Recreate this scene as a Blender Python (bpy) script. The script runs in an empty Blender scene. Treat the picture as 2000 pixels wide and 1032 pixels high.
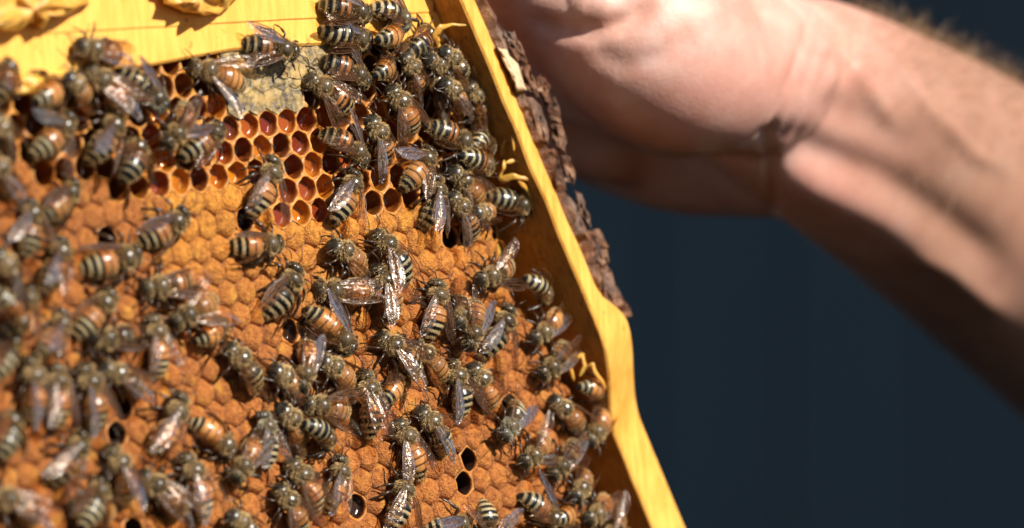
import bpy, bmesh, math, random
import numpy as np
from mathutils import Vector, Matrix, noise
R = math.radians
random.seed(7)
sc = bpy.context.scene
COL = sc.collection

# ------------------------------------------------------------ camera, sky, sun, exposure
FPX = 8000.0                                   # focal length in photograph pixels (2000 wide)
CAMZ = 1.4
cd = bpy.data.cameras.new('camera'); cam = bpy.data.objects.new('camera', cd); COL.objects.link(cam)
cam.location = (0, 0, CAMZ); cam.rotation_euler = (R(90), 0, 0)
cd.sensor_width = 36; cd.lens = 36 * FPX / 2000
cd.clip_start = 0.01; cd.clip_end = 200
cd.dof.use_dof = True; cd.dof.focus_distance = 0.812; cd.dof.aperture_fstop = cd.lens / 14
sc.camera = cam
S = Vector((0.64, -0.50, 0.60)).normalized()   # towards the sun
w = bpy.data.worlds.new('World'); sc.world = w; w.use_nodes = True
wn = w.node_tree; wn.nodes.clear()
sky = wn.nodes.new('ShaderNodeTexSky'); sky.sky_type = 'NISHITA'; sky.sun_disc = False
sky.sun_elevation = math.asin(S.z); sky.sun_rotation = math.atan2(S.x, S.y); sky.air_density = .6; sky.dust_density = .4
bg = wn.nodes.new('ShaderNodeBackground'); bg.inputs[1].default_value = 0.05
wo = wn.nodes.new('ShaderNodeOutputWorld')
wn.links.new(sky.outputs[0], bg.inputs[0]); wn.links.new(bg.outputs[0], wo.inputs[0])
sl = bpy.data.lights.new('sun', 'SUN'); sl.energy = 5.0; sl.angle = R(0.53); sl.color = (1, .95, .86)
so = bpy.data.objects.new('sun', sl); COL.objects.link(so); so.location = (1, -1, 3)
so.rotation_euler = S.to_track_quat('Z', 'Y').to_euler()
sc.view_settings.view_transform = 'Standard'; sc.view_settings.look = 'None'
sc.view_settings.exposure = 0.5; sc.view_settings.gamma = 1
sc.cycles.max_bounces = 8; sc.cycles.transparent_max_bounces = 16; sc.cycles.caustics_reflective = False
sc.cycles.sample_clamp_indirect = 6

# ------------------------------------------------------------ where things stand
# comb plane: u to the right (and away), v up, n out of the comb towards the beekeeper's view
n3 = Vector((.741, -.66, .117)).normalized()
v3 = Vector((-.156, 0, .988)).normalized()
u3 = v3.cross(n3).normalized()
if u3.x < 0: u3 = -u3
O3 = Vector(((650 - 1000) / FPX * .808, .808, CAMZ + (516 - 400) / FPX * .808))
CAM = Vector((0, 0, CAMZ))
def ray(px, py): return Vector(((px - 1000) / FPX, 1, (516 - py) / FPX))
def P(px, py, depth): return CAM + ray(px, py) * depth
def on(px, py, h=0.0):                          # point of the comb plane lifted h metres
    d = ray(px, py); t = (O3 + n3 * h - CAM).dot(n3) / d.dot(n3); return CAM + d * t
def uv(p): q = p - O3; return q.dot(u3), q.dot(v3)
def W(u, v, h=0.0): return O3 + u3 * u + v3 * v + n3 * h
def pix(p): q = p - CAM; return 1000 + FPX * q.x / q.y, 516 - FPX * q.z / q.y
def smooth(a, b, x): t = max(0, min(1, (x - a) / (b - a))); return t * t * (3 - 2 * t)
def lerp_table(tab, x):
    if x <= tab[0][0]: return tab[0][1]
    for (a, b), (c, d) in zip(tab, tab[1:]):
        if x <= c: return b + (d - b) * (x - a) / (c - a)
    return tab[-1][1]
def wave(u, v): return .0009 * noise.noise(Vector((u * 22, v * 22, 3.1))) + .0004 * noise.noise(Vector((u * 70, v * 70, 9)))

# ------------------------------------------------------------ helpers
def link(name, me, mats=(), parent=None, label=None, cat=None, group=None, kind=None):
    o = bpy.data.objects.new(name, me); COL.objects.link(o)
    if me is not None:
        for m in mats: me.materials.append(m)
    if parent: o.parent = parent
    for k, v in (('label', label), ('category', cat), ('group', group), ('kind', kind)):
        if v: o[k] = v
    return o
def mesh(verts, faces, smoothed=True, mi=None):
    me = bpy.data.meshes.new('m'); me.from_pydata([tuple(v) for v in verts], [], faces); me.update()
    if smoothed: me.polygons.foreach_set('use_smooth', [True] * len(me.polygons))
    if mi is not None: me.polygons.foreach_set('material_index', mi)
    return me
def fattr(me, name, vals):
    a = me.attributes.new(name, 'FLOAT', 'POINT'); a.data.foreach_set('value', vals)

class N:                                        # tiny node helper
    def __init__(s, name):
        s.m = bpy.data.materials.new(name); s.m.use_nodes = True; s.t = s.m.node_tree
        s.b = s.t.nodes['Principled BSDF']; s.out = s.t.nodes['Material Output']
    def n(s, typ, **kw):
        x = s.t.nodes.new(typ)
        for k, v in kw.items():
            if k.startswith('i_'):
                key = k[2:]; key = int(key) if key.isdigit() else key.replace('_', ' ')
                x.inputs[key].default_value = v
            else: setattr(x, k, v)
        return x
    def l(s, a, b): s.t.links.new(a, b)
    def noise(s, scale, detail=4, rough=.55, vec=None, dist=0):
        x = s.n('ShaderNodeTexNoise'); x.inputs['Scale'].default_value = scale; x.inputs['Detail'].default_value = detail
        x.inputs['Roughness'].default_value = rough; x.inputs['Distortion'].default_value = dist
        if vec is not None: s.l(vec, x.inputs['Vector'])
        return x
    def ramp(s, fac, stops, interp='LINEAR'):
        r = s.n('ShaderNodeValToRGB'); cr = r.color_ramp; cr.interpolation = interp
        while len(cr.elements) < len(stops): cr.elements.new(.5)
        for e, (p, c) in zip(cr.elements, stops): e.position = p; e.color = (*c, 1) if len(c) == 3 else c
        s.l(fac, r.inputs[0]); return r
    def mix(s, fac, a, b, mode='MIX'):
        x = s.n('ShaderNodeMix', data_type='RGBA', blend_type=mode)
        for i, v in ((0, fac), (6, a), (7, b)):
            if hasattr(v, 'is_output') or isinstance(v, bpy.types.NodeSocket): s.l(v, x.inputs[i])
            else: x.inputs[i].default_value = v if i == 0 else ((*v, 1) if len(v) == 3 else v)
        return x.outputs[2]
    def bump(s, h, strength, dist):
        x = s.n('ShaderNodeBump'); x.inputs['Strength'].default_value = strength; x.inputs['Distance'].default_value = dist
        s.l(h, x.inputs['Height']); s.l(x.outputs[0], s.b.inputs['Normal']); return x
    def set(s, **kw):
        for k, v in kw.items():
            v = (*v, 1) if isinstance(v, tuple) and len(v) == 3 and 'Radius' not in k else v
            s.b.inputs[k.replace('_', ' ')].default_value = v
        return s
def geo_pos(m): return m.n('ShaderNodeNewGeometry').outputs['Position']
def obj_pos(m): return m.n('ShaderNodeTexCoord').outputs['Object']

# ------------------------------------------------------------ materials
def wood_mat(name, base, dark, ax, streak=1.0):
    m = N(name); g = geo_pos(m)
    # grain runs along ax: squeeze the coordinates along it
    mp = m.n('ShaderNodeMapping'); m.l(g, mp.inputs[0])
    mp.inputs['Rotation'].default_value = ax; mp.inputs['Scale'].default_value = (900, 900, 30)
    a = m.noise(1, 5, .6, mp.outputs[0]); b = m.noise(90, 4, .6, g)
    r = m.ramp(a.outputs[0], [(.40, dark), (.56, base)])
    c = m.mix(.35, r.outputs[0], m.ramp(b.outputs[0], [(.35, dark), (.6, base)]).outputs[0])
    sp = m.noise(420, 2, .5, g); c = m.mix(m.ramp(sp.outputs[0], [(.66, (0, 0, 0)), (.74, (.6,) * 3)]).outputs[0], c, tuple(x * .45 for x in dark))
    m.l(c, m.b.inputs['Base Color']); m.set(Roughness=.55); m.b.inputs['Specular IOR Level'].default_value = .25
    m.bump(a.outputs[0], .35 * streak, .0004)
    m.set(Subsurface_Weight=.12, Subsurface_Scale=.002); m.b.inputs['Subsurface Radius'].default_value = (1, .5, .15)
    return m.m
M_WOOD_TOP = wood_mat('waxed_pine_top', (.90, .48, .10), (.78, .37, .06), (0, R(90), 0))
M_WOOD_IN = wood_mat('shade_toned_pine', (.52, .25, .05), (.34, .14, .028), (0, R(18), 0))  # same pine in darker brown: shade of the bar's inner face painted in
M_WOOD_END = wood_mat('waxed_pine_end', (.88, .47, .095), (.72, .31, .045), (0, R(18), 0))

def wax_mat(name, base, dark, sss=.3, rough=.4):
    m = N(name); g = geo_pos(m); a = m.noise(500, 4, .6, g); b = m.noise(160, 3, .5, g)
    c = m.ramp(a.outputs[0], [(.3, dark), (.65, base)]).outputs[0]
    c = m.mix(.3, c, m.ramp(b.outputs[0], [(.35, dark), (.65, base)]).outputs[0])
    m.l(c, m.b.inputs['Base Color']); m.set(Roughness=rough, Subsurface_Weight=sss, Subsurface_Scale=.0015)
    m.b.inputs['Subsurface Radius'].default_value = (1, .4, .1)
    m.bump(a.outputs[0], .5, .0003); return m.m
M_WAX = wax_mat('yellow_wax', (.85, .52, .09), (.62, .28, .03))
M_MIDRIB = wax_mat('dark_wax', (.16, .06, .015), (.07, .02, .006), 0)
M_HONEYCAP = None
def honeycap():
    m = N('grey_cappings'); g = geo_pos(m); a = m.noise(700, 5, .65, g); b = m.noise(230, 3, .5, g)
    c = m.ramp(a.outputs[0], [(.38, (.07, .05, .028)), (.5, (.20, .145, .07)), (.62, (.42, .28, .10))]).outputs[0]
    e = m.n('ShaderNodeAttribute', attribute_name='edge')
    c = m.mix(m.ramp(b.outputs[0], [(.5, (0, 0, 0)), (.66, (.7,) * 3)]).outputs[0], c, (.52, .32, .09))
    m.l(c, m.b.inputs['Base Color']); m.set(Roughness=.42); m.bump(a.outputs[0], .8, .0005); return m.m
M_HONEYCAP = honeycap()

def cap_mat():
    m = N('brood_cappings'); g = geo_pos(m)
    oi = m.n('ShaderNodeObjectInfo'); e = m.n('ShaderNodeAttribute', attribute_name='edge')
    a = m.noise(900, 5, .7, g); b = m.noise(260, 3, .6, g); f = m.noise(2600, 2, .6, g)
    v = m.ramp(a.outputs[0], [(.33, (.50, .40, .34)), (.5, (.95, .92, .88)), (.66, (1.25, 1.35, 1.4))]).outputs[0]
    c = m.mix(1, oi.outputs['Color'], v, 'MULTIPLY')
    c = m.mix(m.ramp(b.outputs[0], [(.55, (0, 0, 0)), (.72, (.55,) * 3)]).outputs[0], c, (.82, .40, .06))
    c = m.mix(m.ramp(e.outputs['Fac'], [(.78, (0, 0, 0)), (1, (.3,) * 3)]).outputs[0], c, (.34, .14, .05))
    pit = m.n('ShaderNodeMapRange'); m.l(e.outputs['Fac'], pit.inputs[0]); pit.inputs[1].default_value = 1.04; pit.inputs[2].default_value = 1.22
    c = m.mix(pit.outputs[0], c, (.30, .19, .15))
    m.l(c, m.b.inputs['Base Color'])
    m.l(m.ramp(b.outputs[0], [(.4, (.62,) * 3), (.65, (.36,) * 3)]).outputs[0], m.b.inputs['Roughness'])
    m.b.inputs['Specular IOR Level'].default_value = .4
    h = m.n('ShaderNodeMath', operation='ADD'); m.l(a.outputs[0], h.inputs[0]); m.l(f.outputs[0], h.inputs[1])
    m.bump(h.outputs[0], 1, .0007); return m.m
M_CAP = cap_mat()

def cell_mat(hole=False):                                 # attr 'deep': 0 rim .. 1 floor; object colour alpha-free tint for the contents
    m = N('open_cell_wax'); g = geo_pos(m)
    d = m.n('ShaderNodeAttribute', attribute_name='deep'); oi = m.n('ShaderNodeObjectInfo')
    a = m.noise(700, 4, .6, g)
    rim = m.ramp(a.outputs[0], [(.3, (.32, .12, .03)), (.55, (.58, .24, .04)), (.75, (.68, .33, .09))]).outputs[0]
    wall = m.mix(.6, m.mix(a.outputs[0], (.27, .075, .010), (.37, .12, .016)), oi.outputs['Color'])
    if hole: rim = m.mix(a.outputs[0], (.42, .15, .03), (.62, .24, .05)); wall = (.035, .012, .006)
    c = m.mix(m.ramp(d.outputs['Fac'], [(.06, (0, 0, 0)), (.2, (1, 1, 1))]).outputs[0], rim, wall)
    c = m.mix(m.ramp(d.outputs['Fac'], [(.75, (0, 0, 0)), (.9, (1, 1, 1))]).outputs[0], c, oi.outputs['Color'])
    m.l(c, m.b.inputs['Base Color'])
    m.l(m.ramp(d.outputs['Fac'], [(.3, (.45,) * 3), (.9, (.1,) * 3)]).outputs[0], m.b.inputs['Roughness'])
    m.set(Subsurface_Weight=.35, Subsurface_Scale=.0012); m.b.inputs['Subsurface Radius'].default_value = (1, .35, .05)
    m.bump(a.outputs[0], .6, .0003); return m.m
M_CELL = cell_mat(); M_HOLE = cell_mat(True)

def body_mat(name, bands):
    m = N(name); s = m.n('ShaderNodeAttribute', attribute_name='along'); up = m.n('ShaderNodeAttribute', attribute_name='up')
    o = obj_pos(m); nz = m.noise(2200, 3, .6, o); rnd = m.n('ShaderNodeObjectInfo').outputs['Random']
    ad = m.n('ShaderNodeMath', operation='MULTIPLY_ADD'); m.l(nz.outputs[0], ad.inputs[0]); ad.inputs[1].default_value = .02; m.l(s.outputs['Fac'], ad.inputs[2])
    sb = m.n('ShaderNodeMath', operation='SUBTRACT'); m.l(ad.outputs[0], sb.inputs[0]); sb.inputs[1].default_value = .01
    cols = {'k': (.010, .009, .008), 'c': (.41, .335, .19), 'o': (.36, .14, .042), 'O': (.48, .21, .06), 'b': (.06, .026, .014), 'd': (.075, .04, .022), 't': (.085, .058, .03), 'h': (.035, .028, .018)}
    st = []
    for x, k in bands:
        p = (x + 7) / 12.2
        if st: st.append((p - .006, st[-1][1]))
        st.append((p + .006, cols[k]))
    st[0] = (0, st[0][1])
    r = m.ramp(sb.outputs[0], st[:32])
    hs = m.n('ShaderNodeHueSaturation'); m.l(r.outputs[0], hs.inputs['Color'])
    mr = m.n('ShaderNodeMapRange'); m.l(rnd, mr.inputs[0]); mr.inputs[3].default_value = .6; mr.inputs[4].default_value = 1.25; m.l(mr.outputs[0], hs.inputs['Value'])
    m.l(hs.outputs[0], m.b.inputs['Base Color']); m.set(Roughness=.27); m.b.inputs['Specular IOR Level'].default_value = .6
    m.bump(nz.outputs[0], .3, .00015); return m.m
B_MIX = [(-7, 'k'), (-6.15, 'c'), (-5.75, 'k'), (-5.15, 'c'), (-4.7, 'k'), (-4.1, 'c'), (-3.65, 'k'), (-3.2, 'o'), (-2.35, 'b'), (-2.15, 'o'), (-1.25, 'b'), (-1.1, 'o'), (-.35, 't'), (3.1, 'h')]
B_ORA = [(-7, 'k'), (-6.2, 'c'), (-5.9, 'k'), (-5.3, 'c'), (-5.0, 'k'), (-4.45, 'O'), (-3.55, 'b'), (-3.3, 'O'), (-2.4, 'b'), (-2.2, 'o'), (-1.2, 'b'), (-1.05, 'o'), (-.35, 't'), (3.1, 'h')]
B_DRK = [(-7, 'k'), (-6.1, 'c'), (-5.7, 'k'), (-5.05, 'c'), (-4.6, 'k'), (-3.95, 'c'), (-3.5, 'k'), (-2.75, 'c'), (-2.35, 'k'), (-1.5, 'd'), (-.35, 't'), (3.1, 'h')]
B_MX2 = [(-7, 'k'), (-6.25, 'c'), (-6.0, 'k'), (-5.25, 'c'), (-4.95, 'k'), (-4.25, 'c'), (-3.9, 'k'), (-3.25, 'b'), (-3.0, 'o'), (-2.6, 'k'), (-2.15, 'o'), (-1.5, 'b'), (-1.1, 'b'), (-.35, 't'), (3.1, 'h')]
MB = {'x': body_mat('bee_brown', B_MX2), 'm': body_mat('bee_mixed', B_MIX), 'o': body_mat('bee_orange', B_ORA), 'd': body_mat('bee_dark', B_DRK)}
def simple(name, col, rough, spec=.5, **kw):
    m = N(name); m.set(Base_Color=col, Roughness=rough, **kw); m.b.inputs['Specular IOR Level'].default_value = spec; return m.m
M_EYE = simple('bee_eye', (.006, .005, .005), .12, .8)
M_LEG = simple('bee_leg', (.045, .022, .010), .32, .6)
M_FUR = simple('bee_fur', (.56, .375, .165), .6, .2)
M_FURG = simple('bee_fur_pale', (.56, .50, .34), .6, .2)
M_VEIN = simple('wing_vein', (.10, .045, .02), .35, .5)
def wing_mat():
    m = N('wing_membrane'); o = obj_pos(m)
    nz = m.noise(900, 3, .6, o, 1.0); n2 = m.noise(330, 2, .5, o)
    t = m.t.nodes
    bm_ = m.n('ShaderNodeBump'); bm_.inputs['Strength'].default_value = 1; bm_.inputs['Distance'].default_value = .00022
    ad = m.n('ShaderNodeMath', operation='ADD'); m.l(nz.outputs[0], ad.inputs[0]); m.l(n2.outputs[0], ad.inputs[1]); m.l(ad.outputs[0], bm_.inputs['Height'])
    tr = m.n('ShaderNodeBsdfTransparent'); tr.inputs[0].default_value = (.94, .79, .60, 1)
    gl = m.n('ShaderNodeBsdfGlossy'); gl.inputs['Roughness'].default_value = .2; gl.inputs[0].default_value = (1, .88, .80, 1); m.l(bm_.outputs[0], gl.inputs['Normal'])
    df = m.n('ShaderNodeBsdfDiffuse'); df.inputs[0].default_value = (.48, .24, .09, 1)
    a = m.n('ShaderNodeMixShader'); a.inputs[0].default_value = .035; m.l(tr.outputs[0], a.inputs[1]); m.l(df.outputs[0], a.inputs[2])
    fr = m.n('ShaderNodeFresnel'); fr.inputs[0].default_value = 1.5; m.l(bm_.outputs[0], fr.inputs['Normal'])
    fm = m.n('ShaderNodeMath', operation='MULTIPLY_ADD'); m.l(fr.outputs[0], fm.inputs[0]); fm.inputs[1].default_value = .75; fm.inputs[2].default_value = .012; fm.use_clamp = True
    b = m.n('ShaderNodeMixShader'); m.l(fm.outputs[0], b.inputs[0]); m.l(a.outputs[0], b.inputs[1]); m.l(gl.outputs[0], b.inputs[2])
    m.l(b.outputs[0], m.out.inputs[0]); t.remove(m.b); return m.m
M_WING = wing_mat()

def crust_mat():
    m = N('propolis'); g = geo_pos(m); a = m.noise(260, 6, .7, g); b = m.noise(90, 3, .5, g)
    c = m.ramp(a.outputs[0], [(.34, (.02, .008, .004)), (.47, (.12, .045, .02)), (.58, (.28, .12, .05)), (.68, (.55, .38, .26))]).outputs[0]
    c = m.mix(m.ramp(b.outputs[0], [(.5, (0, 0, 0)), (.7, (.5,) * 3)]).outputs[0], c, (.30, .215, .17))
    m.l(c, m.b.inputs['Base Color']); m.set(Roughness=.3); m.bump(a.outputs[0], 1, .002); return m.m
M_CRUST = crust_mat()
M_FLAKE = crust_mat(); M_FLAKE.name = 'propolis_flake_grey'

def skin_mat():
    m = N('skin'); g = geo_pos(m); a = m.noise(60, 4, .6, g); b = m.noise(1200, 3, .6, g); d = m.noise(18, 2, .5, g)
    c = m.ramp(a.outputs[0], [(.34, (.58, .265, .20)), (.52, (.72, .41, .32)), (.66, (.79, .54, .45))]).outputs[0]
    c = m.mix(m.ramp(d.outputs[0], [(.44, (0, 0, 0)), (.58, (.55,) * 3)]).outputs[0], c, (.74, .36, .29))
    k = m.noise(150, 4, .6, g); c = m.mix(m.ramp(k.outputs[0], [(.5, (0, 0, 0)), (.64, (.35,) * 3)]).outputs[0], c, (.60, .27, .20))
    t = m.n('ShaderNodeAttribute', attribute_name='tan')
    c = m.mix(t.outputs['Fac'], c, m.mix(k.outputs[0], (.26, .12, .075), (.46, .25, .165)))  # browner forearm, with shade of the turned-away arm mixed into the colour
    m.l(c, m.b.inputs['Base Color']); m.set(Roughness=.45, Subsurface_Weight=.12, Subsurface_Scale=.003)
    m.b.inputs['Subsurface Radius'].default_value = (1, .35, .2); m.b.inputs['Specular IOR Level'].default_value = .4
    m.bump(b.outputs[0], .25, .0004); return m.m
M_SKIN = skin_mat()
M_HAIR = simple('arm_hair', (.42, .26, .13), .4, .5)

# ------------------------------------------------------------ backdrop: dark blue cladding far behind
def backdrop():
    m = N('dark_blue_cladding'); g = geo_pos(m)
    sx = m.n('ShaderNodeSeparateXYZ'); m.l(g, sx.inputs[0])
    cx = m.n('ShaderNodeCombineXYZ'); m.l(sx.outputs[0], cx.inputs[0]); mz = m.n('ShaderNodeMath', operation='MULTIPLY'); mz.inputs[1].default_value = .12
    m.l(sx.outputs[2], mz.inputs[0]); m.l(mz.outputs[0], cx.inputs[2])
    a = m.noise(16, 3, .5, cx.outputs[0]); b = m.noise(3, 2, .5, g)
    c = m.ramp(a.outputs[0], [(.3, (.0040, .0092, .0155)), (.7, (.0062, .0132, .0215))]).outputs[0]
    c = m.mix(m.ramp(b.outputs[0], [(.35, (0, 0, 0)), (.7, (.5,) * 3)]).outputs[0], c, (.0045, .0112, .020))
    m.l(c, m.b.inputs['Base Color']); m.set(Roughness=.9); m.b.inputs['Specular IOR Level'].default_value = .1
    vs, fs = [], []; y0 = 3.0; nb = 60; wd = .1
    for i in range(nb):                          # upright boards with recessed joints
        x0 = -3 + i * wd; x1 = x0 + wd; zz = (-.2, 3.4)
        pr = [(x0, y0 + .003), (x0 + .002, y0), (x1 - .002, y0), (x1, y0 + .003)]
        k = len(vs)
        for z in zz: vs += [(x, y, z) for x, y in pr]
        fs += [(k + j, k + j + 1, k + 5 + j, k + 4 + j) for j in range(3)]
    k = len(vs); vs += [(-3, y0 + .05, -.2), (3, y0 + .05, -.2), (3, y0 + .05, 3.4), (-3, y0 + .05, 3.4)]; fs.append((k, k + 1, k + 2, k + 3))
    link('backdrop', mesh(vs, fs, False), [m.m], kind='structure')
backdrop()

# ------------------------------------------------------------ the hive frame
frame = link('hive_frame', None, label='yellow wooden hive frame full of honeycomb, its end bar crusted with brown propolis', cat='hive frame')
frame.location = on(1000, 500, 0)
bpy.context.view_layer.update()
FINV = Matrix.Translation(frame.location).inverted()
def fmesh(verts, faces, **k): return mesh([v - frame.location for v in verts], faces, **k)

# end bar: an inner face line in the comb plane, swept along D
HF = .009
A0 = on(935, 80, HF) - n3 * HF; A1 = on(1185, 680, HF) - n3 * HF
D = (A1 - A0).normalized(); Uo = n3.cross(D).normalized()
if Uo.dot(u3) < 0: Uo = -Uo
LBEND = (A1 - A0).length
def end_pt(s, a, h): return A0 + D * s + Uo * a + n3 * h
def end_bar():
    vs, fs = [], []; T = .0095; prof_n = 9
    ss = [-.045 + i * .0015 for i in range(int((.045 + LBEND + .075) / .0015))]
    for s in ss:
        f = smooth(LBEND - .003, LBEND + .022, s)
        hf = HF + (.0015 - HF) * f + .0002 * noise.noise(Vector((s * 60, 0, 0)))
        bev = 1 - smooth(LBEND - .012, LBEND - .001, s)
        wob = .00035 * noise.noise(Vector((s * 120, 2, 5)))
        rid = .0026 + .0009 * noise.noise(Vector((s * 50, 7, 5))) + .0012 * smooth(.02, LBEND, s)
        pr = [(0, -.016), (wob, -.004), (wob, hf - .0005), (.0004 + wob, hf),
              (rid + (T - .0005 - rid) * (1 - bev), hf + .0001), (T * .75 + (T - .0002 - T * .75) * (1 - bev), hf - .0025 * bev - .0001), (T, hf - .0045 * bev - .0006), (T, -.004), (T, -.016)]
        vs += [end_pt(s, a, h) for a, h in pr]
    for i in range(len(ss) - 1):
        for j in range(prof_n):
            k = i * prof_n; j2 = (j + 1) % prof_n
            fs.append((k + j, k + j2, k + prof_n + j2, k + prof_n + j))
    k = (len(ss) - 1) * prof_n
    fs.append(tuple(range(prof_n))); fs.append(tuple(k + j for j in range(prof_n))[::-1])
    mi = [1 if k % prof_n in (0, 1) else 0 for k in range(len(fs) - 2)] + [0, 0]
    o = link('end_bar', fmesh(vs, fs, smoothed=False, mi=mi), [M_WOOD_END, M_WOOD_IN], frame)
    b = o.modifiers.new('b', 'BEVEL'); b.width = .0003; b.segments = 1; b.limit_method = 'ANGLE'; b.angle_limit = R(50)
end_bar()

# top bar: two boards' faces, the upper one proud of the lower
def bar(name, low, up, h, t, mat, x0=-330, x1=None, seed=0):
    vs, fs = [], []; xs = [x0 + (x1 - x0) * i / 60 for i in range(61)]
    for x in xs:
        jl = 1.5 * noise.noise(Vector((x / 60, seed, 0)))
        a = on(x, lerp_table(low, x) + jl, h); b = on(x, lerp_table(up, x), h)
        d = (a - b).normalized()
        vs += [a - n3 * t, a - n3 * .0005, a - d * .0005, b + d * .0005, b - n3 * .0005, b - n3 * t]
    for i in range(60):
        for j in range(6): fs.append((i * 6 + j, i * 6 + (j + 1) % 6, i * 6 + 6 + (j + 1) % 6, i * 6 + 6 + j))
    fs.append((0, 1, 2, 3, 4, 5)); k = 360; fs.append((k + 5, k + 4, k + 3, k + 2, k + 1, k))
    return link(name, fmesh(vs, fs, smoothed=False), [mat], frame)
LOWLINE = [(-330, 204), (-90, 178), (0, 165), (130, 148), (300, 128), (380, 112), (460, 98), (620, 88), (700, 86), (900, 84)]
MIDLINE = [(-330, 92), (-90, 78), (0, 73), (500, 43), (620, 37), (900, 22)]
bar('top_bar_lower_face', LOWLINE, [(x, y - 6) for x, y in MIDLINE], .0012, .012, M_WOOD_TOP, x1=868, seed=1)
tb = bar('top_bar', [(x, y + 2) for x, y in MIDLINE], [(-330, -136), (900, -190)], .0015, .014, M_WOOD_TOP, x1=846, seed=4)

# ---- honeycomb, one object per cell
PITCH = .0052
RB = [(-50, -60), (60, 860), (100, 905), (250, 958), (400, 985), (450, 1008), (560, 1022), (640, 1075), (800, 1150), (900, 1160), (1060, 1190), (1160, 1228)]
CAPLINE = [(-60, 345), (160, 345), (200, 365), (282, 398), (310, 372), (350, 392), (410, 380), (450, 366), (500, 362), (535, 400), (555, 432), (660, 434), (690, 404), (715, 392), (760, 425), (800, 428), (825, 385), (1000, 380)]
HOLES = [(190, 453), (468, 427), (603, 640), (237, 787), (232, 842), (192, 940), (885, 470), (900, 452), (919, 878), (889, 933), (700, 997), (985, 812), (1000, 845), (265, 1025), (985, 450), (992, 500), (1005, 545), (560, 660)]
def grey_patch(x, y):
    return (y < 215 - abs(x - 520) * .05) and ((430 < x < 572 and y > 158) or (478 < x < 640 and 92 < y <= 160) or (440 < x < 480 and y < 160 and y > 100))
comb = link('comb', None, (), frame)
def vkey(p): return (round(p[0] / 5e-4), round(p[1] / 5e-4))
def jit(u, v):
    a = noise.noise_vector(Vector((round(u, 4) * 900, round(v, 4) * 900, .5)))
    return u + a.x * .00045, v + a.y * .00045
def hexagon(cu, cv, nps=3):
    cr = [jit(cu + PITCH / math.sqrt(3) * math.cos(R(90 - 60 * k)), cv + PITCH / math.sqrt(3) * math.sin(R(90 - 60 * k))) for k in range(6)]
    out = []
    for k in range(6):
        a, b = cr[k], cr[(k + 1) % 6]
        for i in range(nps): t = i / nps; out.append((a[0] + (b[0] - a[0]) * t, a[1] + (b[1] - a[1]) * t, i == 0))
    return out
def edge_drop(u, v):
    x, y = pix(W(u, v)); rb = lerp_table(RB, y); d = (rb - x) / 6.3 / 1000
    return -.0035 * (1 - smooth(0, .009, d))
cells = []
u0, v0 = uv(on(523, 242, 0))
for j in range(-16, 30):
    for i in range(-36, 30):
        cu = u0 + (i + (j % 2) * .5) * PITCH; cv = v0 - j * PITCH * math.sqrt(3) / 2
        x, y = pix(W(cu, cv))
        if y < lerp_table(LOWLINE, x) - 24 or y > 1140 or x < -300: continue
        if x > lerp_table(RB, y) - 8: continue
        if grey_patch(x, y): kind = 'g'
        elif y < lerp_table(CAPLINE, x) - 2: kind = 'o'
        else: kind = 'c'
        cells.append([cu, cv, x, y, kind])
for hx, hy in HOLES:
    c = min(cells, key=lambda c: (c[2] - hx) ** 2 + (c[3] - hy) ** 2)
    if c[4] == 'c': c[4] = 'h'
def cap_mesh(cu, cv, amp, flat, seed):
    hx = hexagon(cu, cv); rg = [(1.0, -.0007), (.91, -.0001), (.72, .00042), (.40, .00062)]
    ox = noise.noise(Vector((seed, 1, 1))) * .0005; oy = noise.noise(Vector((seed, 5, 1))) * .0005
    vs, at = [], []
    for f, h in rg:
        for a, b, corner in hx:
            da, db = a - cu, b - cv
            if f < 1:
                l = math.hypot(da, db); k = (PITCH * .5) / l; q = (1 - f) * 1.4; q = min(1, q)
                da *= 1 + (k - 1) * q; db *= 1 + (k - 1) * q
            uu = cu + da * f + ox * (1 - f); vv = cv + db * f + oy * (1 - f)
            hh = h * (.25 if flat else amp) - (.0005 if corner and f == 1 and not flat else 0)
            if f < 1: hh += .00030 * noise.noise(Vector((uu * 900, vv * 900, 4))) * (1.6 if flat else 1) + (0 if flat else .00045 * noise.noise(Vector((uu * 430, vv * 430, 14))))
            else: hh += .00035 if flat else 0
            vs.append(W(uu, vv, wave(uu, vv) + edge_drop(uu, vv) + hh + (.0004 if not flat else .0002))); at.append(1.3 if corner and f == 1 else f)
    vs.append(W(cu + ox, cv + oy, wave(cu, cv) + edge_drop(cu, cv) + (.0003 if flat else .00102 * amp))); at.append(0)
    fs = []; n = 18
    for r in range(3):
        for k in range(n): fs.append((r * n + k, r * n + (k + 1) % n, (r + 1) * n + (k + 1) % n, (r + 1) * n + k))
    for k in range(n): fs.append((3 * n + k, 3 * n + (k + 1) % n, 4 * n))
    me = fmesh(vs, [f[::-1] for f in fs]); fattr(me, 'edge', at); return me
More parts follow.
